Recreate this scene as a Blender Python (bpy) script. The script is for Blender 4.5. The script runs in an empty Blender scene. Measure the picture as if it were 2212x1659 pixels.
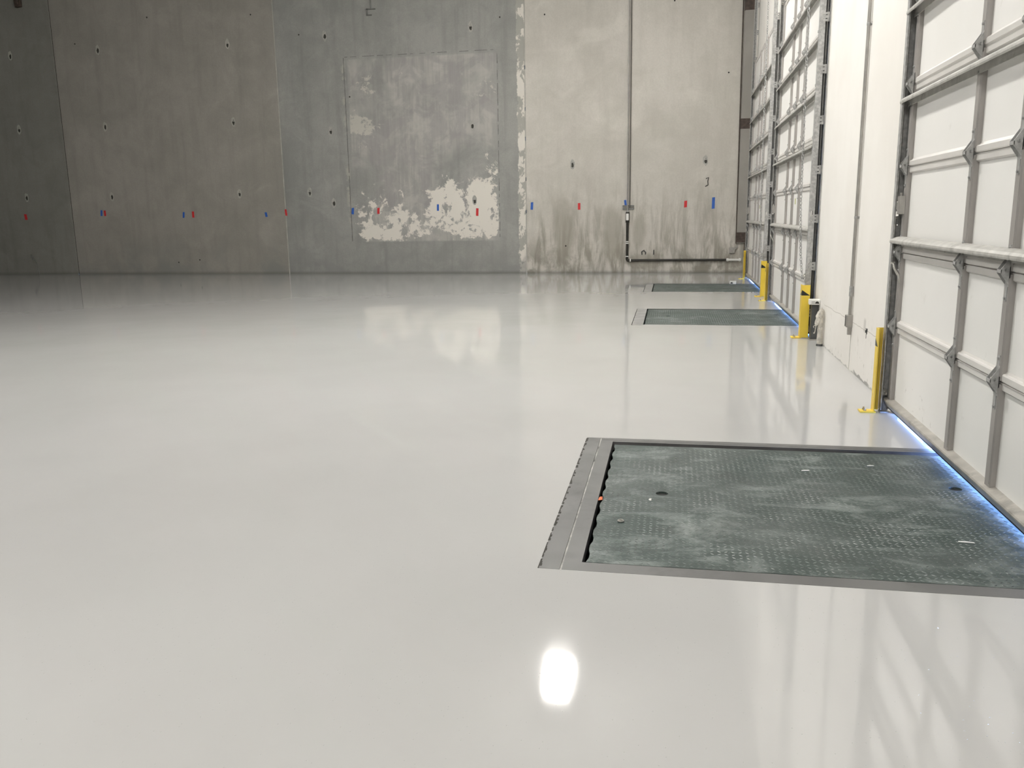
import bpy, bmesh, math, random
from mathutils import Vector, Matrix
random.seed(7)
D = bpy.data
SC = bpy.context.scene
COL = SC.collection

# ------------------------------------------------------------ camera
F_PX, PITCH, YAW, ROLL = 1806.7, .1991, -.1880, .01462
CAM_H = 1.6
cam_data = D.cameras.new('camera')
cam_data.sensor_fit = 'HORIZONTAL'
cam_data.sensor_width = 36.0
cam_data.lens = 36.0 * F_PX / 2212.0
cam_data.clip_start = .05
cam_data.clip_end = 200
cam = D.objects.new('camera', cam_data)
COL.objects.link(cam)
fw = Vector((math.sin(YAW) * math.cos(PITCH), math.cos(YAW) * math.cos(PITCH), -math.sin(PITCH)))
rt0 = Vector((math.cos(YAW), -math.sin(YAW), 0))
dn0 = fw.cross(rt0)
rt = math.cos(ROLL) * rt0 + math.sin(ROLL) * dn0
dn = math.cos(ROLL) * dn0 - math.sin(ROLL) * rt0
m = Matrix((rt, -dn, -fw)).transposed().to_4x4()
m.translation = (0, 0, CAM_H)
cam.matrix_world = m
SC.camera = cam

# ------------------------------------------------------------ world, daylight, exposure
SC.view_settings.view_transform = 'Standard'
SC.view_settings.look = 'None'
SC.view_settings.exposure = 0.0
SC.view_settings.gamma = 1.0
SC.view_settings.use_curve_mapping = False
W = D.worlds.new('world')
SC.world = W
W.use_nodes = True
W.node_tree.nodes['Background'].inputs[0].default_value = (.25, .5, 1.0, 1)
W.node_tree.nodes['Background'].inputs[1].default_value = 3.0
LAMP_STRENGTH = 226.0
LAMPS = [(-2.1, 15.8), (-2.1, 8.6), (-2.1, -3.6), (-8.2, 8.8), (-8.6, -3.0)]
LAMP_Z = 8.0
DAY_POWER = 2300.0

# the wall with the doors runs very slightly off square
WX0, WS = 1.755, .0072
ROT = -math.atan(WS)
def wallx(y): return WX0 + WS * y
YB = 23.2            # back wall
HC = 8.6             # ceiling
XL, YR = -30.0, -16.0

for i, y in enumerate((4.75, 13.6, 19.1)):      # daylight reaching the gap under each door
    ld = D.lights.new('daylight', 'AREA')
    ld.shape = 'RECTANGLE'; ld.size = 4.6; ld.size_y = .8
    ld.color = (.26, .44, 1.0); ld.energy = DAY_POWER
    lo = D.objects.new('daylight', ld); COL.objects.link(lo)
    lo.location = (4.4, y, .48)
    lo.rotation_euler = Vector((-1, 0, -.12)).to_track_quat('-Z', 'Z').to_euler()

# ------------------------------------------------------------ mesh builder
class MB:
    def __init__(s): s.v = []; s.f = []; s.mi = []
    def add(s, vs, fs, mi=0):
        n = len(s.v); s.v += [tuple(v) for v in vs]
        for f in fs: s.f.append([n + i for i in f]); s.mi.append(mi)
        return s
    def box(s, x0, y0, z0, x1, y1, z1, mi=0):
        if x0 > x1: x0, x1 = x1, x0
        if y0 > y1: y0, y1 = y1, y0
        if z0 > z1: z0, z1 = z1, z0
        vs = [(x0,y0,z0),(x1,y0,z0),(x1,y1,z0),(x0,y1,z0),(x0,y0,z1),(x1,y0,z1),(x1,y1,z1),(x0,y1,z1)]
        return s.add(vs, [(0,3,2,1),(4,5,6,7),(0,1,5,4),(1,2,6,5),(2,3,7,6),(3,0,4,7)], mi)
    def cbox(s, x0, y0, z0, x1, y1, z1, c, mi=0):          # box with all edges chamfered
        if x0 > x1: x0, x1 = x1, x0
        if y0 > y1: y0, y1 = y1, y0
        if z0 > z1: z0, z1 = z1, z0
        bm = bmesh.new()
        bmesh.ops.create_cube(bm, size=1)
        for v in bm.verts:
            v.co = Vector(((x0+x1)/2 + v.co.x*(x1-x0), (y0+y1)/2 + v.co.y*(y1-y0), (z0+z1)/2 + v.co.z*(z1-z0)))
        bmesh.ops.bevel(bm, geom=bm.edges[:], offset=c, segments=2, affect='EDGES', profile=.5)
        bm.verts.index_update()
        s.add([v.co[:] for v in bm.verts], [[v.index for v in f.verts] for f in bm.faces], mi)
        bm.free(); return s
    def prism(s, poly, axis, a, b, mi=0):
        """poly of 2D points swept along axis (0,1,2) between a and b."""
        n = len(poly)
        def P(p, t):
            q = list(p); q.insert(axis, t); return q
        vs = [P(p, a) for p in poly] + [P(p, b) for p in poly]
        fs = [list(range(n))[::-1], list(range(n, 2*n))] + [(i, (i+1) % n, n+(i+1) % n, n+i) for i in range(n)]
        return s.add(vs, fs, mi)
    def tube(s, pts, r, seg=10, mi=0, closed=False, rs=None):
        pts = [Vector(p) for p in pts]; n = len(pts); rings = []
        up = None
        for i, p in enumerate(pts):
            if closed: t = (pts[(i+1) % n] - pts[i-1]).normalized()
            else: t = (pts[min(i+1, n-1)] - pts[max(i-1, 0)]).normalized()
            if up is None:
                up = Vector((0, 0, 1)) if abs(t.z) < .9 else Vector((1, 0, 0))
            u = (up - t * up.dot(t))
            if u.length < 1e-5: u = t.orthogonal()
            u.normalize(); w = t.cross(u); up = u
            rr = rs[i] if rs else r
            rings.append([p + rr * (math.cos(2*math.pi*k/seg) * u + math.sin(2*math.pi*k/seg) * w) for k in range(seg)])
        vs = [v for rg in rings for v in rg]; fs = []
        m_ = n if closed else n - 1
        for i in range(m_):
            a = i * seg; b = ((i+1) % n) * seg
            for k in range(seg): fs.append((a+k, a+(k+1) % seg, b+(k+1) % seg, b+k))
        if not closed:
            fs.append(list(range(seg))[::-1]); fs.append(list(range((n-1)*seg, n*seg)))
        return s.add(vs, fs, mi)
    def cyl(s, p, q, r, seg=12, mi=0): return s.tube([p, q], r, seg, mi)
    def plate(s, outer, holes, axis, a, b, mi=0):
        """flat plate with holes; 2D polys; thickness a..b along axis."""
        bm = bmesh.new(); loops = []
        for poly in [outer] + holes:
            vs = [bm.verts.new((p[0], p[1], 0)) for p in poly]
            for i in range(len(vs)): bm.edges.new((vs[i], vs[(i+1) % len(vs)]))
            loops.append(len(vs))
        bm.verts.index_update()
        bmesh.ops.triangle_fill(bm, use_beauty=True, use_dissolve=False, edges=bm.edges[:])
        bm.verts.index_update()
        co = [v.co[:2] for v in bm.verts]; fs = [[v.index for v in f.verts] for f in bm.faces]
        bm.free(); n = len(co)
        def P(p, t):
            q = list(p); q.insert(axis, t); return q
        vs = [P(p, a) for p in co] + [P(p, b) for p in co]
        faces = [f[::-1] for f in fs] + [[i+n for i in f] for f in fs]; k = 0
        for L in loops:
            for i in range(L): faces.append((k+i, k+(i+1) % L, n+k+(i+1) % L, n+k+i))
            k += L
        return s.add(vs, faces, mi)
    def build(s, name, mats, parent=None, loc=None, rotz=None, smooth=False):
        me = D.meshes.new(name); me.from_pydata(s.v, [], s.f)
        mats = mats if isinstance(mats, (list, tuple)) else [mats]
        for m_ in mats: me.materials.append(m_)
        me.polygons.foreach_set('material_index', s.mi)
        bm = bmesh.new(); bm.from_mesh(me); bmesh.ops.recalc_face_normals(bm, faces=bm.faces[:]); bm.to_mesh(me); bm.free()
        if smooth:
            me.shade_smooth()
            me.set_sharp_from_angle(angle=math.radians(40))
        me.update()
        o = D.objects.new(name, me); COL.objects.link(o)
        if parent: o.parent = parent
        if loc is not None: o.location = loc
        if rotz is not None: o.rotation_euler = (0, 0, rotz)
        return o

def circ(cx, cy, r, n=12, sx=1, sy=1):
    return [(cx + sx*r*math.cos(2*math.pi*k/n), cy + sy*r*math.sin(2*math.pi*k/n)) for k in range(n)]
def rect(x0, y0, x1, y1): return [(x0, y0), (x1, y0), (x1, y1), (x0, y1)]
def empty(name, loc=(0, 0, 0), rotz=0):
    o = D.objects.new(name, None); COL.objects.link(o)
    o.empty_display_size = .1; o.location = loc; o.rotation_euler = (0, 0, rotz); return o
def tag(o, label, cat, group=None):
    o['label'] = label; o['category'] = cat
    if group: o['group'] = group
    return o
def struct(o, label=None):
    o['kind'] = 'structure'
    if label: o['label'] = label
    return o
def copy_tree(o, parent=None):
    c = o.copy(); COL.objects.link(c)
    if parent: c.parent = parent
    for ch in list(o.children): copy_tree(ch, c)
    return c

# ------------------------------------------------------------ materials
class NT:
    def __init__(s, name):
        s.m = D.materials.new(name); s.m.use_nodes = True; s.t = s.m.node_tree
        s.b = s.t.nodes['Principled BSDF']
    def n(s, typ, **kw):
        nd = s.t.nodes.new(typ)
        for k, v in kw.items(): setattr(nd, k, v)
        return nd
    def set(s, sock, v):
        if isinstance(v, bpy.types.NodeSocket): s.t.links.new(v, sock)
        elif isinstance(v, (tuple, list)) and len(v) == 3 and len(sock.default_value) == 4: sock.default_value = (*v, 1)
        else: sock.default_value = v
    def pos(s): return s.n('ShaderNodeNewGeometry').outputs['Position']
    def obj(s): return s.n('ShaderNodeTexCoord').outputs['Object']
    def sep(s, v):
        nd = s.n('ShaderNodeSeparateXYZ'); s.set(nd.inputs[0], v); return nd.outputs
    def scale(s, v, sc, off=(0, 0, 0)):
        nd = s.n('ShaderNodeMapping'); s.set(nd.inputs[0], v); nd.inputs['Scale'].default_value = sc
        nd.inputs['Location'].default_value = off; return nd.outputs[0]
    def noise(s, v, sc, det=4, rough=.55, dist=0.0):
        nd = s.n('ShaderNodeTexNoise'); s.set(nd.inputs['Vector'], v)
        nd.inputs['Scale'].default_value = sc; nd.inputs['Detail'].default_value = det
        nd.inputs['Roughness'].default_value = rough; nd.inputs['Distortion'].default_value = dist
        return nd.outputs['Fac']
    def math(s, op, a, b=0.0, c=None):
        nd = s.n('ShaderNodeMath', operation=op); s.set(nd.inputs[0], a); s.set(nd.inputs[1], b)
        if c is not None: s.set(nd.inputs[2], c)
        return nd.outputs[0]
    def ramp(s, v, a, b, lo=0.0, hi=1.0, smooth=True):
        nd = s.n('ShaderNodeMapRange'); nd.clamp = True
        nd.interpolation_type = 'SMOOTHSTEP' if smooth else 'LINEAR'
        s.set(nd.inputs[0], v)
        for i, q in enumerate((a, b, lo, hi)): s.set(nd.inputs[1+i], q)
        return nd.outputs[0]
    def mix(s, f, a, b, mode='MIX'):
        nd = s.n('ShaderNodeMix', data_type='RGBA', blend_type=mode)
        s.set(nd.inputs[0], f); s.set(nd.inputs[6], a); s.set(nd.inputs[7], b); return nd.outputs[2]
    def win(s, v, a, b, e):          # 1 inside [a, b], soft edge e
        return s.math('MULTIPLY', s.ramp(v, a-e, a+e), s.ramp(v, b-e, b+e, 1.0, 0.0))
    def bump(s, h, strength=.3, dist=.01, normal=None):
        nd = s.n('ShaderNodeBump'); s.set(nd.inputs['Height'], h)
        nd.inputs['Strength'].default_value = strength; nd.inputs['Distance'].default_value = dist
        if normal: s.set(nd.inputs['Normal'], normal)
        return nd.outputs[0]
    def out(s, col=None, rough=None, metal=None, normal=None, spec=None):
        I = s.b.inputs
        if col is not None: s.set(I['Base Color'], col)
        if rough is not None: s.set(I['Roughness'], rough)
        if metal is not None: s.set(I['Metallic'], metal)
        if normal is not None: s.set(I['Normal'], normal)
        if spec is not None: s.set(I['Specular IOR Level'], spec)
        return s.m

def simple(name, col, rough=.5, metal=0.0, var=.12, sc=12, dirt=None, dirt_amt=.4):
    t = NT(name); p = t.obj()
    n = t.noise(p, sc, 5)
    c = t.mix(t.ramp(n, .35, .7), tuple(x*(1-var) for x in col), tuple(min(1, x*(1+var)) for x in col))
    if dirt: c = t.mix(t.ramp(t.noise(p, sc*.6, 6, .65, .4), .5, .72, 0.0, dirt_amt), c, dirt)
    r = t.ramp(t.noise(p, sc*2, 3), .3, .7, max(0, rough-.07), rough+.07)
    return t.out(c, r, metal)

# floor ------------------------------------------------------
def mat_floor():
    t = NT('grey epoxy floor'); p = t.pos(); x, y, z = t.sep(p)
    a = t.noise(p, .35, 3, .5); b = t.noise(p, 1.7, 4, .6, .3)
    c = t.mix(t.ramp(a, .3, .7), (.49, .489, .480), (.535, .534, .527))
    c = t.mix(t.ramp(b, .35, .75, 0, .35), c, (.52, .52, .515))
    # worn dusty seam beside the nearest pit
    r = t.ramp(t.noise(p, .9, 4), .3, .7, .035, .075)
    h = t.noise(p, 420, 2, .5)
    wv = t.noise(t.scale(p, (1, 1, 1)), 2.2, 2, .4)
    nrm = t.bump(wv, .05, .02)
    vo = t.n('ShaderNodeTexVoronoi'); t.set(vo.inputs['Vector'], p); vo.inputs['Scale'].default_value = 48
    cs = t.sep(vo.outputs['Color'])
    dome = t.math('MULTIPLY', t.ramp(vo.outputs['Distance'], .0, .14, 1, 0), t.math('GREATER_THAN', cs[0], .62))
    nrm = t.bump(dome, 1.0, .0011, nrm)
    return t.out(c, r, 0.0, nrm)

# back wall --------------------------------------------------
J1, J2, J3 = -18.04, -11.04, -3.945
def concrete_base(t, x, z, p, c_lo, c_hi, streak=.5):
    big = t.noise(p, .33, 3, .5, .3)
    med = t.noise(p, 1.6, 6, .62, .5)
    st = t.noise(t.scale(p, (2.6, 1, .22)), 1.6, 5, .6, .2)
    f = t.math('ADD', t.math('MULTIPLY', big, .5), t.math('MULTIPLY', med, .5))
    c = t.mix(t.ramp(f, .36, .64), c_lo, c_hi)
    c = t.mix(t.ramp(st, .45, .75, 0, streak), c, tuple(v*.72 for v in c_lo))
    c = t.mix(t.ramp(t.noise(p, .8, 5, .6, 1.0), .52, .7, 0, .35), c, tuple(min(1, v*1.18) for v in c_hi))
    fine = t.noise(p, 26, 5, .7)
    c = t.mix(t.ramp(fine, .3, .75, 0, .22), c, tuple(v*.7 for v in c_lo))
    return c, fine, st, med

def mat_back(kind):
    t = NT('tilt-up concrete ' + kind); p = t.pos(); x, y, z = t.sep(p)
    if kind == 'far left':
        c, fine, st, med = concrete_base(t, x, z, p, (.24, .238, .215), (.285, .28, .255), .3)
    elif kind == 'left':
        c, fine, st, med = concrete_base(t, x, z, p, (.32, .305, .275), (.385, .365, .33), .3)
        c = t.mix(t.math('MULTIPLY', t.ramp(z, .0, 1.4, .75, 0), t.ramp(t.noise(p, .9, 3), .4, .6)), c, (.255, .26, .245))
    elif kind == 'middle':
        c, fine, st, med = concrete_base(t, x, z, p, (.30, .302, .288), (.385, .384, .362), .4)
        # old infilled opening
        ins = t.math('MULTIPLY', t.win(x, -8.93, -4.72, .03), t.win(z, .92, 5.88, .03))
        st2 = t.noise(t.scale(p, (6, 1, .35)), 2.0, 5, .6)
        ci = t.mix(t.ramp(st2, .35, .7), (.37, .36, .345), (.46, .45, .42))
        ci = t.mix(t.ramp(med, .46, .60, 0, .6), ci, (.52, .51, .475))
        ci = t.mix(t.ramp(t.noise(p, 1.1, 7, .65, .7), .47, .58, 0, .55), ci, (.33, .315, .315))
        c = t.mix(t.math('MULTIPLY', ins, t.ramp(t.noise(p, .55, 4, .6, .6), .34, .56)), c, ci)
        # cream peel, heavy near the foot and down the left edge
        nz = t.noise(p, 1.7, 10, .70, .5)
        nz2 = t.noise(p, 4.5, 7, .65, .6)
        nn = t.math('ADD', t.math('MULTIPLY', nz, .72), t.math('MULTIPLY', nz2, .28))
        def blob(cx, cz, rx, rz, amt):
            dx = t.math('DIVIDE', t.math('SUBTRACT', x, cx), rx); dz = t.math('DIVIDE', t.math('SUBTRACT', z, cz), rz)
            d = t.math('ADD', t.math('MULTIPLY', dx, dx), t.math('MULTIPLY', dz, dz))
            return t.ramp(d, 0.0, 1.3, amt, 0.0)
        bs = blob(-5.75, 1.80, 1.45, 1.05, .215)
        for a in ((-5.2, 1.25, 1.0, .6, .19), (-6.9, 1.40, 1.5, .5, .165), (-8.2, 1.1, .8, .45, .21), (-8.5, 1.8, .7, .9, .14), (-7.9, 1.6, 1.2, .6, .10),
                  (-8.55, 4.6, .7, 1.5, .13), (-8.0, 2.3, 1.3, .6, .09), (-5.1, 2.6, .7, .9, .10), (-4.95, 4.6, .5, 1.3, .09)):
            bs = t.math('MAXIMUM', bs, blob(*a))
        bs = t.math('MULTIPLY', bs, t.ramp(t.math('ADD', z, t.math('MULTIPLY', nz2, .35)), 1.0, 1.3, .25, 1))
        w = t.ramp(t.math('ADD', nn, bs), .625, .665)
        zlow = t.ramp(z, 2.3, 4.2)
        peel = t.mix(zlow, (.78, .745, .68), (.56, .545, .49))
        c = t.mix(t.math('MULTIPLY', w, ins), c, peel)
        # ragged cream edge beside the seam to the right
        dxs = t.math('SUBTRACT', J3, x)
        edge = t.math('ADD', .10, t.math('MULTIPLY', t.noise(t.scale(p, (1, 1, 1)), 3.2, 6, .7), .22))
        band = t.ramp(t.math('SUBTRACT', edge, dxs), -.012, .012)
        c = t.mix(t.math('MULTIPLY', band, .55), c, (.47, .46, .41))
        peel2 = t.math('MULTIPLY', band, t.ramp(t.noise(t.scale(p, (1.5, 1, 1)), 1.9, 7, .65, .3), .49, .53))
        c = t.mix(peel2, c, (.74, .71, .65))
        dl = t.math('ABSOLUTE', t.math('ADD', x, 9.06))
        el = t.math('MULTIPLY', t.ramp(dl, .02, .10, 1, 0), t.math('MULTIPLY', t.ramp(t.noise(p, 2.4, 6, .7), .5, .56), t.win(z, 1.2, 6.0, .1)))
        c = t.mix(el, c, (.42, .41, .37))
        c = t.mix(t.math('MULTIPLY', t.ramp(z, .1, .95, .7, 0), t.ramp(t.noise(p, 1.6, 5), .42, .6)), c, (.27, .27, .262))
    else:
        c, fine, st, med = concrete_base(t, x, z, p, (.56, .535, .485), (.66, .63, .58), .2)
        g = t.noise(t.scale(p, (2.2, 1, .35)), 2.1, 6, .65, .4)
        lowz = t.ramp(z, .1, 3.2, 1, 0)
        c = t.mix(t.math('MULTIPLY', lowz, t.ramp(g, .42, .64, 0, .95)), c, (.30, .28, .235))
        g2 = t.noise(p, 1.1, 6, .65, .5)
        c = t.mix(t.math('MULTIPLY', t.ramp(z, .0, 1.3, 1, 0), t.ramp(g2, .42, .58, 0, .95)), c, (.26, .243, .205))
        # stains near the pipe
        def spot(cx, cz, rx, rz):
            dx = t.math('DIVIDE', t.math('SUBTRACT', x, cx), rx); dz = t.math('DIVIDE', t.math('SUBTRACT', z, cz), rz)
            d = t.math('ADD', t.math('MULTIPLY', dx, dx), t.math('MULTIPLY', dz, dz))
            return t.ramp(t.math('ADD', d, t.math('MULTIPLY', t.noise(p, 3, 4), .8)), .6, 1.3, .6, 0)
        for a in ((-.85, 1.1, .22, .6), (-.75, .32, .5, .28), (-1.6, 1.1, .35, .9), (-2.9, 1.2, .35, 1.1)):
            c = t.mix(spot(*a), c, (.34, .32, .27))
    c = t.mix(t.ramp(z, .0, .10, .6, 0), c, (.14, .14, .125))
    nrm = t.bump(t.math('ADD', fine, t.math('MULTIPLY', med, 1.5)), .35, .006)
    return t.out(c, .72, 0.0, nrm, .3)

def mat_dockwall():
    t = NT('cream painted wall'); p = t.pos(); x, y, z = t.sep(p)
    a = t.noise(p, .7, 4)
    c = t.mix(t.ramp(a, .3, .7), (.80, .775, .73), (.86, .84, .80))
    st = t.noise(t.scale(p, (1, 1.8, .35)), 1.3, 4, .55)
    c = t.mix(t.ramp(st, .5, .75, 0, .07), c, (.60, .57, .51))
    # scuffs low down
    sp = t.noise(t.scale(p, (1, 3, 1)), 6, 7, .7, .3)
    c = t.mix(t.math('MULTIPLY', t.ramp(z, .05, 1.0, .9, 0), t.ramp(sp, .6, .68)), c, (.45, .42, .37))
    # patched grey at the foot
    nz = t.math('MULTIPLY', t.noise(p, 6, 5, .6), .10)
    pt = t.math('MULTIPLY', t.win(y, 8.0, 8.7, .06), t.ramp(t.math('ADD', z, nz), .07, .085, 1, 0))
    pt2 = t.math('MULTIPLY', t.win(y, 7.0, 10.5, .1), t.ramp(t.math('ADD', z, nz), .052, .065, 1, 0))
    c = t.mix(t.math('MAXIMUM', pt, t.math('MULTIPLY', pt2, .7)), c, (.36, .355, .335))
    # hairline crack running along the wall
    zc = t.math('SUBTRACT', z, t.math('ADD', .475, t.math('MULTIPLY', t.noise(p, 5, 3), .035)))
    cr = t.math('MULTIPLY', t.ramp(t.math('ABSOLUTE', zc), .002, .005, .55, 0), t.win(y, 7.0, 10.6, .1))
    c = t.mix(cr, c, (.36, .33, .28))
    # patched rubs
    def rub(cy, cz, ry, rz, amt):
        return t.math('MULTIPLY', t.math('MULTIPLY', t.win(y, cy-ry, cy+ry, .02), t.win(z, cz-rz, cz+rz, .02)), amt)
    c = t.mix(rub(8.33, .53, .045, .06, .6), c, (.48, .46, .42))
    nrm = t.bump(t.noise(p, 18, 5, .6), .15, .004)
    return t.out(c, .6, 0.0, nrm, .35)

def mat_deck():
    t = NT('worn green steel deck'); p = t.obj()
    a = t.noise(p, 1.4, 6, .6, .5); b = t.noise(t.scale(p, (1, 2.2, 1)), 2.6, 8, .68, .6); f = t.noise(p, 40, 5, .75)
    c = t.mix(t.ramp(a, .35, .65), (.034, .056, .050), (.078, .097, .091))
    c = t.mix(t.ramp(b, .47, .68, 0, .85), c, (.215, .245, .235))
    c = t.mix(t.ramp(t.noise(p, 1.9, 9, .72, .4), .53, .68, 0, .7), c, (.28, .31, .30))
    c = t.mix(t.ramp(t.noise(p, 2.3, 6, .6, .8), .54, .70, 0, .75), c, (.045, .058, .053))
    c = t.mix(t.ramp(f, .56, .7, 0, .5), c, (.32, .34, .335))
    c = t.mix(t.ramp(t.noise(p, 11, 6, .7), .66, .72, 0, .7), c, (.05, .055, .052))
    r = t.ramp(b, .3, .7, .42, .62)
    return t.out(c, r, .15, t.bump(f, .2, .002), .35)

def mat_skin():
    t = NT('white door skin'); p = t.obj(); x, y, z = t.sep(p)
    c = t.mix(t.ramp(t.noise(p, .9, 4), .3, .7), (.87, .86, .83), (.90, .89, .865))
    # rubbed dirt at the foot of the far end
    w = t.math('MULTIPLY', t.win(y, -1.15, -.05, .12), t.win(z, .05, .34, .06))
    lim = t.math('ADD', .56, t.math('MULTIPLY', z, .25))
    d = t.ramp(t.noise(t.scale(p, (1, 1, 1.2)), 11, 7, .7, .6), lim, t.math('ADD', lim, .07))
    c = t.mix(t.math('MULTIPLY', w, t.math('MULTIPLY', d, .75)), c, (.33, .32, .29))
    c = t.mix(t.ramp(t.noise(p, 4, 7, .7, .5), .64, .72, 0, .18), c, (.5, .48, .44))
    return t.out(c, .38, 0.0, t.bump(t.noise(t.scale(p, (1, .5, 2)), 3, 2), .05, .01))

def mat_emit(name, col, s):
    t = NT(name); e = t.b.inputs
    t.set(e['Base Color'], (.9, .9, .9)); t.set(e['Emission Color'], col); e['Emission Strength'].default_value = s
    return t.m

M = {}
M['floor'] = mat_floor()
for k in ('far left', 'left', 'middle', 'right'): M['b_' + k] = mat_back(k)
M['dock'] = mat_dockwall()
M['deck'] = mat_deck()
M['skin'] = mat_skin()
M['tread'] = simple('worn tread steel', (.12, .14, .133), .45, .2, .5, 5, (.38, .40, .39), .85)
M['galv'] = simple('galvanised steel', (.42, .42, .41), .42, .15, .2, 30)
M['galv_dirty'] = simple('weathered galvanised steel', (.50, .49, .46), .45, .15, .12, 14, (.20, .19, .17), .55)
M['stile'] = simple('grey painted stile', (.38, .36, .34), .45, .2, .06, 6)
M['rail'] = simple('pale aluminium rail', (.74, .72, .69), .36, .15, .04, 6)
M['ledge'] = simple('scuffed aluminium ledge', (.46, .44, .40), .42, .3, .15, 9, (.22, .21, .19), .7)
M['rubber'] = simple('black rubber', (.018, .018, .018), .7)
M['yellow'] = simple('yellow safety paint', (.82, .60, .07), .38, 0, .05, 5)
M['black'] = simple('black vinyl', (.02, .02, .018), .4)
M['dark'] = simple('black steel pipe', (.035, .033, .028), .45, .3, .2, 12)
M['post'] = simple('dark grey steel', (.085, .088, .088), .5, .2)
M['white'] = simple('white plastic', (.78, .78, .75), .4, 0, .03)
M['conduit'] = simple('grey conduit', (.40, .385, .36), .38, .5, .1, 10)
M['conduit_dark'] = simple('dull dark conduit', (.13, .12, .105), .5, .2, .15, 10)
M['kerbline'] = simple('chipped kerb joint', (.42, .42, .40), .8, 0, .3, 9, (.09, .09, .085), .95)
M['groove'] = simple('old grey sealant', (.20, .20, .19), .9, 0, .2, 9)
M['curb'] = simple('grey patched kerb', (.135, .134, .132), .5, 0, .16, 3.5, (.07, .07, .068), .7)
M['curb2'] = simple('pale patched kerb', (.30, .298, .29), .5, 0, .16, 5, (.2, .2, .19), .7)
M['pit'] = simple('dark pit concrete', (.03, .03, .03), .9)
M['rust'] = simple('brown rusted steel', (.075, .055, .045), .7, .1, .3, 14)
M['post_conc'] = simple('grey post face', (.30, .285, .26), .6, 0, .08, 1.5)
M['bolt'] = simple('zinc bolt', (.5, .49, .45), .35, .7)
M['paper'] = simple('stained pale wrap', (.58, .55, .49), .7, 0, .2, 16, (.2, .18, .15), .7)
M['blue_tape'] = simple('blue tape', (.03, .12, .48), .5, 0, .05)
M['red_tape'] = simple('red tape', (.62, .03, .035), .5, 0, .05)
M['sticker'] = simple('yellow green sticker', (.55, .56, .25), .5)
M['orange'] = simple('orange scrap', (.85, .22, .10), .6)
M['patch'] = simple('pale mortar', (.42, .41, .38), .8, 0, .15, 20)
M['ceil'] = simple('grey roof deck', (.28, .28, .27), .8)
M['side'] = simple('grey concrete side', (.22, .22, .20), .8, 0, .1, .5)
M['lamp'] = mat_emit('lamp lens', (1.0, .972, .925), LAMP_STRENGTH)
M['seam'] = simple('dark seam filler', (.05, .048, .042), .9)
M['caulk'] = simple('pale seam filler', (.46, .45, .41), .8, 0, .12, 4, (.28, .28, .26), .4)

# ------------------------------------------------------------ floor with three pits
PITS = [(-.571, 3.578, 5.912, 3.672, 5.765), (-.548, 12.27, 14.44, 12.34, 14.40), (-.552, 17.58, 19.70, 17.64, 19.66)]
XO = 2.16      # slab edge at the dock face
mb = MB()
xs = [XL, -.571, -.552, -.548, XO]
ys = [YR]
for p_ in PITS: ys += [p_[1], p_[2]]
ys += [YB]
for i in range(len(ys)-1):
    y0, y1 = ys[i], ys[i+1]
    pit = [p_ for p_ in PITS if abs(p_[1]-y0) < 1e-6]
    x1 = pit[0][0] if pit else XO
    mb.box(XL, y0, -.5, x1, y1, 0)
struct(mb.build('floor', M['floor']), 'glossy pale grey epoxy floor')

# ------------------------------------------------------------ walls and ceiling
mb = MB(); g = .012
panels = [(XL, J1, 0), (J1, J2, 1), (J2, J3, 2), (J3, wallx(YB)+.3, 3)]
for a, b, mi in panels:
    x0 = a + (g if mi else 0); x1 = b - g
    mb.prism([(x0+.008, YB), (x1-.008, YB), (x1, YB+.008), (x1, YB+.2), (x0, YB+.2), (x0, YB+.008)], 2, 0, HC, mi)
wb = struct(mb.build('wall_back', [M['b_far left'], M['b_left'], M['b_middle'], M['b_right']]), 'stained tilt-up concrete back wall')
for j, mt, d in ((J1, 'seam', .02), (J2, 'caulk', .001), (J3, 'caulk', .006)):
    m_ = MB(); n = 90; pts = []
    for k in range(n):
        z = HC*k/(n-1); pts.append(z)
    for k in range(n-1):
        wa = g + (.004*random.random() if mt == 'caulk' else 0)
        if mt == 'caulk' and j > -5 and random.random() < .08: continue
        m_.box(j-wa, YB+d-random.random()*.003, pts[k], j+wa, YB+.1, pts[k+1])
    m_.build('panel_seam', M[mt], wb)
# outline groove of the filled-in opening (thin ridge of old sealant)
m_ = MB()
for k in range(60):
    z0 = .93 + 5.0*k/60; z1 = .93 + 5.0*(k+1)/60
    if random.random() < .97: m_.box(-9.040-.006*random.random(), YB-.004, z0, -9.02, YB+.02, z1)
    if random.random() < .75: m_.box(-4.70, YB-.004, z0, -4.685+.006*random.random(), YB+.02, z1)
for k in range(50):
    x0 = -9.0 + 4.3*k/50
    if random.random() < .6: m_.box(x0, YB-.004, 5.94, x0+.086, YB+.02, 5.955)
m_.build('opening_outline', M['groove'], wb)
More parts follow.
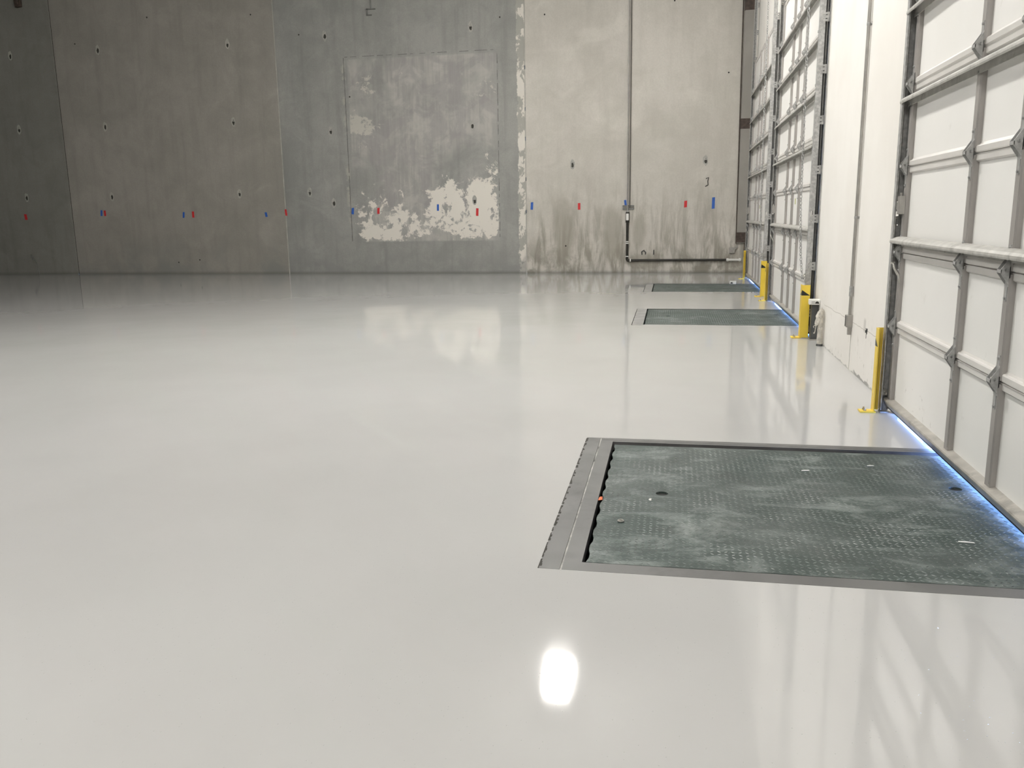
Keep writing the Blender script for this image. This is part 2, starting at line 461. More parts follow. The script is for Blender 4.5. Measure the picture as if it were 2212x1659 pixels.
# blocked tie pockets: pale patch with a dark hollow
POCK = [(-16.58, 6.50), (-12.47, 6.46), (-16.60, 4.35), (-12.47, 4.35), (-16.62, 2.32), (-12.45, 2.34), (-9.545, 6.53), (-9.52, 4.0), (-9.54, 2.02),
        (-5.405, 6.55), (-5.416, 4.02), (-5.40, 2.02), (-2.67, 2.92), (.836, 2.94), (-19.55, 2.34), (-19.52, 4.36), (-19.505, 6.47), (-10.26, 2.33)]
for i, (px, pz) in enumerate(POCK):
    m_ = MB(); n = 14
    out = [((.055+.02*random.random())*math.cos(2*math.pi*k/n), (.12+.035*random.random())*math.sin(2*math.pi*k/n)) for k in range(n)]
    m_.prism([(px+a, pz+b) for a, b in out], 1, YB-.004, YB+.01, 0)
    inn = [((.026+.016*random.random())*math.cos(2*math.pi*k/n)+.008, (.05+.03*random.random())*math.sin(2*math.pi*k/n)-.02) for k in range(n)]
    m_.prism([(px+a, pz+b) for a, b in inn], 1, YB-.007, YB+.01, 1)
    if i % 2: m_.box(px-.03, YB-.009, pz+.01, px+.035, YB, pz+.035, 0)
    m_.build('tie_pocket', [M['patch'] if px > -11 else M['caulk'], M['seam']], wb)
for px, pz in ((-11.7, 7.2), (-14.9, 7.3), (-17.3, 6.7), (-10.3, 6.6), (-4.6, 6.75), (-3.4, 6.75), (-.05, 6.9), (1.35, 5.1), (-2.85, .75), (-8.9, 4.9), (-14.6, .35), (-13.9, .42)):
    m_ = MB(); m_.prism([(px+a, pz+b) for a, b in circ(0, 0, .022, 8)], 1, YB-.004, YB+.01); m_.build('drill_hole', M['seam'], wb)
# small curl of conduit scar and dark marks
m_ = MB(); m_.tube([(.86, YB-.008, 2.47), (.93, YB-.01, 2.50), (.91, YB-.01, 2.40), (.92, YB-.01, 2.31), (.85, YB-.008, 2.27)], .012, 6)
m_.build('wire_stub', M['seam'], wb)

# wall with the dock doors: openings cut through
DOORS = [(6.98, 2.58), (15.82, 11.42), (21.42, 17.02)]          # far edge, near edge of each door leaf
LAP, DTOP = .05, 5.10
mb = MB()
segs = [YR]
for f_, n_ in DOORS: segs += [n_+LAP, f_-LAP]
segs.append(YB+.2)
def wseg(y0, y1, z0, z1):
    a, b = wallx(y0), wallx(y1)
    mb.add([(a, y0, z0), (a+.2, y0, z0), (b+.2, y1, z0), (b, y1, z0), (a, y0, z1), (a+.2, y0, z1), (b+.2, y1, z1), (b, y1, z1)],
           [(0,3,2,1),(4,5,6,7),(0,1,5,4),(1,2,6,5),(2,3,7,6),(3,0,4,7)])
for i in range(0, len(segs), 2): wseg(segs[i], segs[i+1], -.02, HC)
for i in range(1, len(segs)-1, 2): wseg(segs[i], segs[i+1], DTOP-LAP, HC)
wr = struct(mb.build('wall_right', M['dock']), 'cream painted wall with the dock doors')
# panel seam low on the wall, broken anchor
def wp(y, out, z): return (wallx(y)-out, y, z)
m_ = MB()
m_.box(wallx(8.93)-.002, 8.925, .0, wallx(8.93)+.01, 8.937, .40); m_.build('wall_seam', M['caulk'], wr)
m_ = MB(); y = 8.24
for k in range(5):
    a = random.random()*.03; m_.prism([(y+random.uniform(-.05, .05), .49+random.uniform(-.03, .03)) for _ in range(3)], 0, wallx(y)-.004, wallx(y)+.01)
m_.box(wallx(y)-.010, y-.010, .475, wallx(y), y+.012, .50); m_.box(wallx(y)-.003, y-.003, .42, wallx(y), y+.002, .48)
m_.build('broken_anchor', M['post'], wr)

mb = MB(); mb.box(XL-.2, YR, 0, XL, YB+.2, HC); struct(mb.build('wall_left', M['side']))
mb = MB(); mb.box(XL-.2, YR-.2, 0, wallx(YR)+.2, YR, HC); struct(mb.build('wall_front', M['side']))
mb = MB(); mb.box(XL-.2, YR-.2, HC, 3, YB+.2, HC+.2); struct(mb.build('ceiling', M['ceil']))

# ------------------------------------------------------------ dock levellers
def leveller(i, label):
    x0, y0, y1, iy0, iy1 = PITS[i]
    root = tag(empty('dock_leveler', (0, 0, 0)), label, 'dock leveler', 'dock levelers set in the floor')
    ix = -.378
    XE = XO
    k = M['curb'] if i == 0 else M['curb2']
    if i == 0:
        m_ = MB(); m_.box(x0, y0, -.06, -.472, y1, .001); m_.box(-.462, y0, -.06, ix, y1, .001)
        m_.box(-.472, y0, -.06, -.462, y1, -.003, 1)
        for q in range(90):
            ya = y0 + (y1-y0)*q/90; w_ = random.choice((.0, .003, .006, .010, .013))
            if w_: m_.box(x0-.002, ya, -.001, x0+w_, ya+(y1-y0)/90, .0018, 2)
        m_.build('rear_kerb', [k, M['kerbline'], M['seam']], root)
        m_ = MB(); m_.box(ix, y0, -.06, XE, iy0, .001); m_.build('side_kerb', k, root)
        m_ = MB(); m_.box(ix, iy1+.052, -.06, XE, y1-.062, .001); m_.box(ix-.080, y1-.06, -.06, XE, y1, .0015); m_.build('side_kerb', k, root)
    else:
        m_ = MB(); m_.box(x0+.010, y0+.012, -.06, ix, y1-.012, .001); m_.build('rear_kerb', k, root)
        m_ = MB(); m_.box(ix, y0, -.06, XE, iy0, .001); m_.build('side_kerb', M['floor'], root)
        m_ = MB(); m_.box(ix, iy1+.052, -.06, XE, y1, .001); m_.build('side_kerb', M['floor'], root)
    m_ = MB()
    m_.box(x0, y0, -.5, XE, y1, -.45); m_.box(x0, y0, -.45, x0+.03, y1, -.06); m_.box(x0+.03, y0, -.45, XE, y0+.03, -.06); m_.box(x0+.03, y1-.03, -.45, XE, y1, -.06)
    m_.box(XE-.03, y0+.03, -.45, XE, y1-.03, -.014)
    m_.build('pit_liner', M['pit'], root)
    # deck with lifting holes
    dx0, dy0, dy1 = ix+.018, iy0+.008, iy1-.022
    # ragged hinge edge on the rear side
    outer = [(XE-.01, dy0), (XE-.01, dy1)]
    n = 40
    for q in range(n+1):
        yy = dy1 - (dy1-dy0)*q/n
        outer.append((dx0 + (.010 if (q//2) % 2 else 0), yy))
    holes = [circ(-.02, y0+1.145, .036, 16), circ(1.66, y0+1.47, .036, 16)]
    m_ = MB(); m_.plate(outer, holes, 2, -.012, 0.0)
    # raised tread lozenges, alternating directions
    pit = .033; L, wd, h = .0135, .0045, .0016
    nx = int((XE-.05-dx0)/pit); ny = int((dy1-dy0-.02)/pit)
    for a in range(nx):
        for b in range(ny):
            cx = dx0+.025 + a*pit; cy = dy0+.018 + b*pit
            s_ = 1 if (a+b) % 2 else -1
            if any((cx-hx)**2+(cy-hy)**2 < .055**2 for hx, hy in ((-.02, y0+1.145), (1.66, y0+1.47))): continue
            ux, uy = .7071*L, .7071*L*s_; vx, vy = -.7071*wd*s_, .7071*wd
            vs = [(cx-ux, cy-uy, 0), (cx+vx, cy+vy, 0), (cx+ux, cy+uy, 0), (cx-vx, cy-vy, 0), (cx-ux*.4, cy-uy*.4, h), (cx+ux*.4, cy+uy*.4, h)]
            m_.add(vs, [(0, 3, 4), (3, 2, 5, 4), (2, 1, 5), (1, 0, 4, 5)], 1)
    me = D.meshes.new('deck'); me.from_pydata(m_.v, [], m_.f); me.materials.append(M['deck']); me.materials.append(M['tread'])
    me.polygons.foreach_set('material_index', m_.mi); me.update()
    dk = D.objects.new('deck', me); COL.objects.link(dk); dk.parent = root
    m_ = MB()
    for hx, hy in ((-.02, y0+1.145), (1.66, y0+1.47)):
        m_ = MB(); m_.tube([(hx, hy, -.012), (hx, hy, -.06)], .042, 16)
        m_.build('lifting_socket', M['pit'], dk)
    # frame underneath so that the edges read as steel with depth
    m_ = MB(); m_.box(dx0+.03, dy0, -.11, XE-.02, dy0+.012, -.012); m_.build('side_skirt', M['post'], root); m_ = MB(); m_.box(dx0+.03, dy1-.012, -.11, XE-.02, dy1, -.012)
    m_.build('side_skirt', M['post'], root)
    return root
leveller(0, 'large green steel dock leveler in the foreground, blue daylight on its right edge')
leveller(1, 'middle dock leveler, flush in the floor before the door with the hanging chain')
leveller(2, 'farthest dock leveler, close to the concrete back wall')

# ------------------------------------------------------------ dock doors
JZ = [.11, .70, 1.275, 1.915, 2.505, 3.13, 3.76, 4.385, 5.05]
STR = [1.365, 2.40, 3.03, 3.66, 4.28]
STL = [-.04, -1.50, -2.23, -2.95, -4.36]
# hinge mesh: gusset, strap, pin
hm = MB()
hm.plate([(-.072, -.07), (-.118, -.005), (-.118, .015), (-.072, .085)], [circ(-.092, .012, .010, 8)], 1, -.034, -.029)
hm.plate([(-.072, -.07), (-.118, -.005), (-.118, .015), (-.072, .085)], [circ(-.092, .012, .010, 8)], 1, .018, .023)
hm.box(-.076, -.034, -.075, -.071, .023, .085)
hm.box(-.118, -.034, -.004, -.114, .023, .014)
hm.box(-.076, -.020, -.15, -.071, .008, -.07); hm.box(-.076, -.020, .08, -.071, .008, .14)
for z in (-.135, .125): hm.cyl((-.084, -.006, z), (-.070, -.006, z), .007, 6)
HINGE = None
def door(n, far, chain):
    global HINGE
    W_ = 4.4
    root = empty('door_%d' % n, (wallx(far), far, 0), ROT); struct(root, 'white sectional dock door with grey framing')
    for k in range(8):
        z0, z1 = JZ[k], JZ[k+1]
        m_ = MB(); m_.box(-.042, -W_, z0, -.004, 0, z1)
        s_ = m_.build('door_section', M['skin'], root)
        # rails with a long groove
        m_ = MB()
        rb = [(-.042, z0+.002), (-.060, z0+.002), (-.066, z0+.008), (-.066, z0+.038), (-.060, z0+.046), (-.050, z0+.048), (-.042, z0+.060)]
        if k: m_.prism([(a, b) for a, b in rb], 1, -W_+.0, 0)
        rt_ = [(-.042, z1-.050), (-.054, z1-.046), (-.060, z1-.040), (-.060, z1-.008), (-.066, z1-.003), (-.042, z1-.002)]
        m_.prism(rt_, 1, -W_, 0)
        m_.build('rail', M['rail'], s_)
        for yc in STL:
            hw = .04 if yc not in (STL[0], STL[-1]) else .038
            m_ = MB(); 
            m_.prism([(-.042, yc-hw), (-.068, yc-hw), (-.072, yc-hw+.004), (-.072, yc+hw-.004), (-.068, yc+hw), (-.042, yc+hw)], 2, z0+.01, z1-.01)
            m_.prism([(-.072, yc-hw+.006), (-.076, yc-hw+.008), (-.076, yc-hw+.014), (-.072, yc-hw+.016)], 2, z0+.03, z1-.03)
            m_.build('stile', M['stile'], s_)
    # bottom ledge, seal
    m_ = MB(); m_.prism([(-.042, .128), (-.092, .114), (-.097, .106), (-.095, .096), (-.070, .052), (-.052, .046), (-.004, .046), (-.004, .11), (-.042, .11)], 1, -W_-.03, .05)
    m_.build('bottom_rail', M['ledge'], root)
    m_ = MB(); m_.prism([(-.066, .050), (-.062, .036), (-.045, .027), (-.022, .027), (-.010, .036), (-.010, .050)], 1, -W_-.02, .03)
    m_.build('bottom_seal', M['rubber'], root)
    m_ = MB(); m_.cbox(-.048, -W_, JZ[8]-.012, -.002, 0, JZ[8]+.012, .004); m_.build('top_cap', M['galv'], root)
    # struts: hat-shaped bars
    for z in STR:
        m_ = MB()
        m_.prism([(-.072, z+.034), (-.098, z+.028), (-.120, z+.017), (-.132, z+.003), (-.134, z-.010), (-.130, z-.020), (-.126, z-.019), (-.126, z-.008), (-.114, z+.006), (-.092, z+.014), (-.078, z+.014), (-.078, z-.040), (-.072, z-.040)], 1, -W_-.04, .055)
        m_.build('strut', M['galv_dirty'], root)
    for j in range(1, 8):
        for q, yc in enumerate(STL):
            if HINGE is None:
                h = hm.build('hinge', M['galv'], root); HINGE = h
            else:
                h = HINGE.copy(); COL.objects.link(h); h.parent = root
            h.location = (0, yc+.005 if q else yc+.0, JZ[j])
    for q, sgn in ((0, 1), (-4.4, -1)):       # rollers and tracks at both sides
        for j in range(0, 9):
            z = JZ[j] + (.02 if j else .05)
            m_ = MB(); m_.cyl((-.090, q-sgn*.02, z), (-.090, q+sgn*.052, z), .007, 8); m_.cyl((-.090, q+sgn*.045, z), (-.090, q+sgn*.066, z), .024, 14)
            m_.build('roller', M['bolt'], root)
        tz = 7.6
        t0 = q+sgn*.075; t1 = q+sgn*.080
        m_ = MB()
        holes = [rect(-.100, z, -.078, z+.052) for z in (1.46, 1.535, 1.61)] if sgn > 0 else [rect(-.100, 1.53, -.080, 1.60)]
        m_.plate(rect(-.122, .02, -.056, tz), holes, 1, t0, t1)
        m_.box(-.122, q+sgn*.012, .02, -.118, t0, tz); m_.box(-.060, q+sgn*.030, .02, -.056, t0, tz)
        m_.box(-.122, q+sgn*.012, .02, -.112, q+sgn*.016, tz)
        tr = m_.build('vertical_track', M['galv'], root)
        # bolts on the track
        m_ = MB()
        for kk in range(13):
            z = .28 + kk*.6
            for dz in (0, .055):
                m_.cyl((-.092, t0-sgn*.004, z+dz), (-.092, t1+sgn*.006, z+dz), .007, 6)
        m_.build('track_bolts', M['bolt'], tr)
        # perforated wall angle
        a0 = q+sgn*.085; a1 = q+sgn*.089
        m_ = MB()
        hs = [circ(-.018+(.006 if kk % 2 else -.006), .1+kk*.075, .007, 6) for kk in range(98)]
        if sgn < 0: m_.box(-.048, -4.415, .02, -.004, -4.404, 5.05, 1)  # dark strip added to stand in for shade in the slot beside the track
        if sgn < 0: m_.plate(rect(-.036, .0, 0.0, tz), hs, 1, a0, a1)
        m_.box(-.004, a0, 0, -.0005, q+sgn*.15, tz)
        m_.build('wall_angle', [M['galv_dirty'], M['post']], root)
        # brackets bridging track and angle
        for kk in range(13):
            z = .26 + kk*.6
            m_ = MB()
            m_.plate([(-.102, z), (-.012, z-.012), (-.012, z+.10), (-.102, z+.088)], [rect(-.085, z+.018, -.035, z+.028), rect(-.085, z+.062, -.035, z+.072)], 1, t1 if sgn > 0 else t1, t1+sgn*.004)
            m_.build('track_bracket', M['galv'], tr)
    # slide lock near the far edge
    m_ = MB(); m_.cbox(-.115, -.075, 1.565, -.072, -.02, 1.70, .003); m_.cbox(-.112, -.02, 1.60, -.085, .04, 1.655, .003)
    m_.cyl((-.098, -.05, 1.70), (-.098, -.05, 1.725), .009, 8)
    m_.build('slide_lock', M['conduit'], root)
    # pull handle by the strut on the far edge
    m_ = MB(); m_.tube([(-.105, -.01, 1.20), (-.125, -.03, 1.195), (-.125, -.08, 1.19), (-.12, -.09, 1.16), (-.085, -.09, 1.10), (-.076, -.09, 1.05)], .008, 8)
    m_.build('pull_handle', M['bolt'], root, )
    # foot plate of the track
    m_ = MB(); m_.box(-.12, .01, 0.0, -.05, .10, .006); m_.box(-.118, .078, .006, -.052, .084, .09)
    m_.cyl((-.10, .074, .03), (-.10, .09, .03), .008, 6); m_.cyl((-.07, .074, .06), (-.07, .09, .06), .008, 6)
    m_.build('foot_bracket', M['galv'], root)
    return root
d1 = door(1, DOORS[0][0], False)
d2 = door(2, DOORS[1][0], True)
d3 = door(3, DOORS[2][0], True)
for dr, y, z, h in ((d2, -2.52, 1.70, .085), (d3, -2.5, 1.66, .075)):
    m_ = MB(); m_.box(-.0425, y, z, -.0435, y+.10, z+h); m_.build('sticker', M['sticker'], dr)['label'] = 'yellow-green sticker on the door'

# hoist chains
def chain_mesh(path, pitch=.044, r=.0055):
    pts = [Vector(p) for p in path]; m_ = MB(); i = 0; pos = pts[0].copy(); k = 0; acc = 0
    seglen = [(pts[j+1]-pts[j]).length for j in range(len(pts)-1)]; total = sum(seglen)
    n = int(total/pitch)
    def at(s):
        for j, L in enumerate(seglen):
            if s <= L: return pts[j].lerp(pts[j+1], s/L), (pts[j+1]-pts[j]).normalized()
            s -= L
        return pts[-1], (pts[-1]-pts[-2]).normalized()
    for k in range(n):
        c, t = at((k+.5)*pitch)
        ref = Vector((1, 0, 0)); u = t.cross(ref).normalized(); v = t.cross(u).normalized()
        w = u if k % 2 else v
        if k % 2 == 0: w = (u*.75+v*.66).normalized()
        else: w = (u*.75-v*.66).normalized()
        L, H = pitch*.60, .016; loop = []
        for a in range(8):
            th = 2*math.pi*a/8
            loop.append(c + t*(L*math.cos(th)) + w*(H*math.sin(th)))
        m_.tube(loop, r, 5, closed=True)
    return m_
def chain(dfar, label):
    # local to the door frame; loops hang by the near track
    y = -4.0
    path = [(-.155, -3.52, 7.3), (-.150, -3.66, 4.2), (-.150, -3.86, 1.7), (-.150, -4.10, 1.05), (-.152, -4.28, .84), (-.160, -4.42, .745), (-.155, -4.52, .76), (-.13, -4.60, .86), (-.10, -4.68, 1.0)]
    o = chain_mesh(path).build('hoist_chain', M['galv'], None, (wallx(dfar), dfar, 0), ROT, smooth=True)
    return tag(o, label, 'chain')
chain(DOORS[1][0], 'steel hoist chain looping down in front of the middle dock door')
chain(DOORS[2][0], 'faint steel hoist chain hanging in front of the farthest dock door')

# ------------------------------------------------------------ yellow track guards
def guard(y, far_type, out, label, group='yellow track guards beside the dock doors'):
    s_ = 1 if far_type else -1
    root = tag(empty('track_guard', wp(y, out, 0), ROT), label, 'track guard', group)
    Lx, Ly, t_, H = (.053 if far_type else .10), (.09 if far_type else .135), .008, .68
    m_ = MB()
    m_.prism([(0, 0), (Lx, 0), (Lx, -s_*t_), (t_+.003, -s_*t_), (t_, -s_*(t_+.003)), (t_, -s_*Ly), (0, -s_*Ly)], 2, .01, H)
    m_.build('guard_angle', M['yellow'], root)
    m_ = MB()
    m_.cbox(-.10, -s_*.002, 0, .02, -s_*(Ly+.007), .012, .003)
    m_.build('base_plate', M['yellow'], root)
    for by in (.25*Ly, .78*Ly):
        m_ = MB(); m_.cyl((-.06, -s_*by, .010), (-.06, -s_*by, .022), .012, 6); m_.cyl((-.06, -s_*by, .020), (-.06, -s_*by, .036), .006, 8)
        m_.build('anchor_bolt', M['bolt'], root)
    # black triangle of the warning tape, wrapped on both faces
    m_ = MB()
    e = .0006
    if s_ > 0:
        m_.prism([(-.0, .595), (-.0, .535), (-.09, .535)], 0, -e, 0.0)      # on the room-side leg (y, z)
    else:
        m_.prism([(0.0, .618), (0.0, .548), (.10, .548)], 1, -e, 0.0)          # on the leg facing down the hall (x, z)
        m_.prism([(0.02, .60), (.135, .548), (0.0, .548), (0.0, .618)], 0, -e, 0.0)
    m_.build('warning_tape', M['black'], root)
    return root
guard(7.06, True, .178, 'nearest yellow track guard, at the far post of the big foreground door')
guard(11.12, False, .19, 'yellow track guard beside the dark grey post and white box')
guard(15.90, True, .176, 'rear one of the two yellow guards standing together, its face to the wall corner')
guard(16.62, False, .176, 'yellow guard with black triangle standing right behind another guard')
guard(21.22, True, .172, 'farthest yellow track guard, next to the back wall')

# grey box on the pier between the two far doors
m_ = MB(); m_.cbox(-.13, -.04, .34, -.045, .04, .47, .004); b = m_.build('junction_box', M['conduit'], None, wp(15.99, 0, 0), ROT)
m_ = MB(); m_.cyl((-.09, .0, .0), (-.09, .0, .34), .022, 10); m_.build('conduit_stub', M['post'], b)
tag(b, 'small grey box on a stub conduit beside the paired yellow guards', 'box')

# ------------------------------------------------------------ wall conduit by the big door
root = tag(empty('wall_conduit', wp(8.93, 0, 0), ROT), 'grey conduit running down the cream wall to a small box', 'conduit')
m_ = MB(); m_.cyl((-.024, 0, .55), (-.024, 0, 8.55), .016, 14); m_.build('conduit_tube', M['conduit'], root, smooth=True)
for z in (3.33, 1.53, .80):
    m_ = MB()
    if z < 1: m_.cyl((-.024, 0, z-.05), (-.024, 0, z+.05), .021, 14)
    else:
        m_.cyl((-.024, 0, z-.012), (-.024, 0, z+.012), .019, 14); m_.box(-.006, -.04, z-.010, 0, .04, z+.010); m_.cyl((-.012, -.03, z), (0.0, -.03, z), .006, 6)
    m_.build('conduit_clamp' if z > 1 else 'conduit_coupling', M['galv'], root)
m_ = MB()
m_.box(-.058, -.045, .44, 0, .05, .444); m_.box(-.058, -.045, .556, 0, .05, .56); m_.box(-.003, -.045, .444, 0, .05, .556)
m_.box(-.058, -.045, .444, 0, -.041, .556); m_.box(-.058, -.045, .444, -.055, -.0, .556); m_.box(-.058, .046, .444, 0, .05, .556)
m_.build('outlet_box', M['conduit'], root)
m_ = MB(); m_.box(-.038, -.018, .36, 0, .018, .44); m_.build('lower_conduit', M['conduit'], root)

# ------------------------------------------------------------ dark post, white box, wrapped tube
py = 10.97
root = tag(empty('steel_post', wp(py, .085, 0), ROT), 'short dark grey steel post between a yellow guard and a wrapped pipe', 'post')
m_ = MB(); m_.prism([(0, 0), (.105, 0), (.105, .006), (.006, .006), (.006, .09), (0, .09)], 2, .012, .455); m_.box(.006, .03, .012, .085, .036, .455); m_.build('post_angle', M['post'], root)
m_ = MB(); m_.cbox(-.012, -.02, 0, .10, .10, .014, .003); m_.build('base_plate', M['conduit'], root)
root_box = []
def whitebox(loc, rot, s, label):
    r_ = tag(empty('sensor_box', loc, rot), label, 'sensor box', None)
    m_ = MB(); m_.cbox(-.062*s, -.05*s, 0, .062*s, .085*s, .058*s, .005); m_.build('housing', M['white'], r_)
    m_ = MB(); pts = [(.030*s+.022*s*math.cos(math.pi*k/10), .014*s+.026*s*math.sin(math.pi*k/10)) for k in range(11)]
    m_.prism(pts, 1, -.054*s, -.04*s); m_.build('lens', M['black'], r_)
    m_ = MB()
    for k in range(3):
        for j in range(2): m_.box((-.030+k*.013)*s, -.0515*s, (.014+j*.016)*s, (-.022+k*.013)*s, -.05*s, (.022+j*.016)*s)
    m_.build('vent_marks', M['post'], r_)
    return r_
whitebox((wallx(10.9)-.063, 10.94, .456), -.10, 1.05, 'white box with black lens standing on the dark grey post')
wbx = whitebox((1.395, 19.62, .0), -.10, 1.15, 'white box with black lens lying on the farthest dock leveler')
# second one mirrored: lens on the left
for ch in wbx.children:
    if ch.name.startswith('lens'): ch.location.x = -.062

root = tag(empty('wrapped_pipe', wp(10.50, .045, 0), ROT), 'pipe stub in stained crumpled wrap against the cream wall', 'pipe')
m_ = MB(); rnd = random.Random(3)
rings, seg = 16, 14; vs = []
for i in range(rings):
    z = .02 + .37*i/(rings-1)
    for k in range(seg):
        a = 2*math.pi*k/seg; r_ = .033*(1+rnd.uniform(-.09, .09)) * (1.0 if i < 10 else 1+.02*(i-10))
        vs.append((r_*math.cos(a), r_*math.sin(a), z))
fs = [(i*seg+k, i*seg+(k+1) % seg, (i+1)*seg+(k+1) % seg, (i+1)*seg+k) for i in range(rings-1) for k in range(seg)]
fs.append(list(range(seg))[::-1]); fs.append(list(range((rings-1)*seg, rings*seg)))
m_.add(vs, fs); m_.build('wrap', M['paper'], root)
# crumpled hood hanging to the left
m_ = MB(); vs = []; R_ = 9; S_ = 12
for i in range(R_):
    f = i/(R_-1); cx = .004-.055*max(0, f-.15)**1.0; cz = .455-.20*f
    rad = .010+.034*math.sin(min(1, f*2.2)*math.pi/2) - .030*max(0, f-.45)
    for k in range(S_):
        a = 2*math.pi*k/S_
        vs.append((cx+rad*math.cos(a)*(1+rnd.uniform(-.25, .25)), -.006+rad*.9*math.sin(a)*(1+rnd.uniform(-.25, .25)), cz+rnd.uniform(-.012, .012)))
fs = [(i*S_+k, i*S_+(k+1) % S_, (i+1)*S_+(k+1) % S_, (i+1)*S_+k) for i in range(R_-1) for k in range(S_)]
fs.append(list(range(S_))[::-1]); fs.append(list(range((R_-1)*S_, R_*S_)))
m_.add(vs, fs); m_.build('crumpled_hood', M['paper'], root)
m_ = MB(); m_.tube([(-.045, -.02, .27), (-.062, -.025, .245), (-.078, -.03, .25), (-.085, -.03, .235), (-.075, -.03, .222)], .004, 6)
m_.tube([(-.05, -.02, .26), (-.060, -.025, .20), (-.066, -.025, .16)], .005, 6, rs=[.006, .004, .003]); m_.tube([(-.068, -.02, .165), (-.074, -.02, .152)], .008, 6)
m_.build('loose_string', M['paper'], root)
m_ = MB(); m_.cyl((0, 0, 0), (0, 0, .026), .038, 16); m_.build('base_ring', M['post'], root)

# ------------------------------------------------------------ back wall services
root = tag(empty('drain_pipe', (-1.17, YB, 0)), 'black pipe running down the back wall and along it to the right', 'pipe')
yo = -.055
m_ = MB(); m_.cyl((.0, yo, .40), (0, yo, 1.62), .034, 14); m_.build('vertical_run', M['dark'], root, smooth=True)
m_ = MB(); m_.tube([(0, yo, .42), (.0, yo, .385), (.02, yo, .358), (.05, yo, .354)], .040, 14); m_.build('elbow', M['dark'], root, smooth=True)
m_ = MB(); m_.cyl((.04, yo, .354), (2.62, yo, .354), .030, 14); m_.build('horizontal_run', M['dark'], root, smooth=True)
m_ = MB(); m_.cyl((2.62, yo, .354), (3.0, yo, .354), .030, 14); m_.build('white_end_pipe', M['white'], root, smooth=True)['label'] = 'white end of the pipe'
for x0 in (2.63, 2.94):
    m_ = MB(); m_.cyl((x0, yo, .354), (x0+.05, yo, .354), .044, 14); m_.build('coupling', M['white'], root)
for z in (.45, .80, .845): 
    m_ = MB(); m_.cyl((0, yo, z), (0, yo, z+.022), .042, 14); m_.build('coupling', M['white'], root)
m_ = MB(); m_.cyl((.075, yo, .354), (.105, yo, .354), .046, 14); m_.build('coupling', M['white'], root)
m_ = MB(); m_.cbox(-.036, yo-.066, 1.42, .036, yo-.03, 1.60, .010); m_.build('valve_body', M['white'], root)
m_ = MB(); m_.cyl((0, yo+.006, 1.36), (0, yo+.006, 1.64), .050, 14); m_.build('valve_sleeve', M['dark'], root, smooth=True)
m_ = MB(); m_.cyl((0, yo, 1.61), (0, yo, 1.66), .040, 12); m_.cyl((0, yo, 1.66), (0, yo, 1.70), .022, 12); m_.build('union', M['galv'], root)
root = tag(empty('wall_conduit', (-1.17, YB, 0)), 'pair of thin conduits rising up the back wall above the black pipe', 'conduit')
m_ = MB(); m_.cyl((-.005, -.055, 1.68), (-.03, -.055, 8.55), .017, 10); m_.build('pale_conduit', M['conduit'], root, smooth=True)
m_ = MB(); m_.cyl((.055, -.045, 1.75), (.030, -.045, 8.55), .014, 10); m_.build('dark_conduit', M['conduit_dark'], root, smooth=True)
for z in (1.73, 1.80):
    m_ = MB(); m_.box(-.14, -.034, z-.024, .17, 0, z+.020); m_.build('strut_bar', M['groove'], root)

xc = 1.665
root = tag(empty('corner_column', (xc, YB, 0)), 'narrow grey column with brown steel plates in the far corner', 'column')
m_ = MB(); m_.box(.03, -.07, .80, .26, 0, 8.6); m_.build('column_face', M['post_conc'], root)
for z0, z1 in ((.815, 1.07), (3.70, 3.95), (6.56, 6.85)):
    m_ = MB(); m_.box(.022, -.082, z0, .262, -.0, z1); m_.build('steel_plate', M['rust'], root)
m_ = MB(); m_.cyl((.02, -.05, .78), (-.03, -.05, 8.6), .013, 8); m_.build('edge_pipe', M['rust'], root)
m_ = MB(); m_.cyl((.235, -.05, .38), (.235, -.05, .80), .010, 8); m_.build('lower_rod', M['rust'], root)

root = tag(empty('junction_box', (1.585, YB, 0)), 'small grey metal box with a slanted arm on the back wall', 'box')
m_ = MB(); m_.cbox(-.065, -.06, .53, .075, 0, .68, .004); m_.build('box_body', M['conduit'], root)
m_ = MB(); m_.tube([(.07, -.05, .63), (.11, -.05, .67), (.15, -.05, .72)], .012, 6); m_.build('slanted_arm', M['galv'], root)
m_ = MB(); m_.box(.0, -.03, .39, .02, 0, .53); m_.build('drop_conduit', M['conduit'], root)

# bits near the top edge of the view
m_ = MB(); m_.cyl((-8.16, YB-.03, 7.16), (-8.16, YB-.03, 8.55), .018, 8)
for a_, b_ in (((-8.30, 7.0), (-8.26, 7.16)), ((-8.30, 7.13), (-8.04, 7.16)), ((-8.30, 6.98), (-8.15, 7.01))):
    m_.box(a_[0], YB-.03, a_[1], b_[0], YB, b_[1])
tag(m_.build('hanging_bracket', M['groove']), 'thin dark rod with a square hook end, high above the filled-in opening', 'bracket')
m_ = MB(); m_.prism([(-19.06, 7.78), (-18.90, 7.80), (-18.88, 8.15), (-19.10, 8.15)], 1, YB-.10, YB); m_.box(-19.02, YB-.14, 7.86, -18.94, YB-.10, 8.0)
tag(m_.build('beam_seat', M['rust']), 'small black steel bracket at the top left edge of the concrete wall', 'bracket')
m_ = MB(); m_.tube([(-19.62, YB-.03, .50), (-19.60, YB-.04, .60), (-19.56, YB-.04, .52), (-19.57, YB-.03, .44)], .028, 8); m_.tube([(-19.52, YB-.02, .46), (-19.46, YB-.02, .30), (-19.42, YB-.02, .01)], .009, 6)
tag(m_.build('cable_stub', M['groove'], smooth=True), 'dark lump with a loose cable low on the dim left wall panel', 'cable')

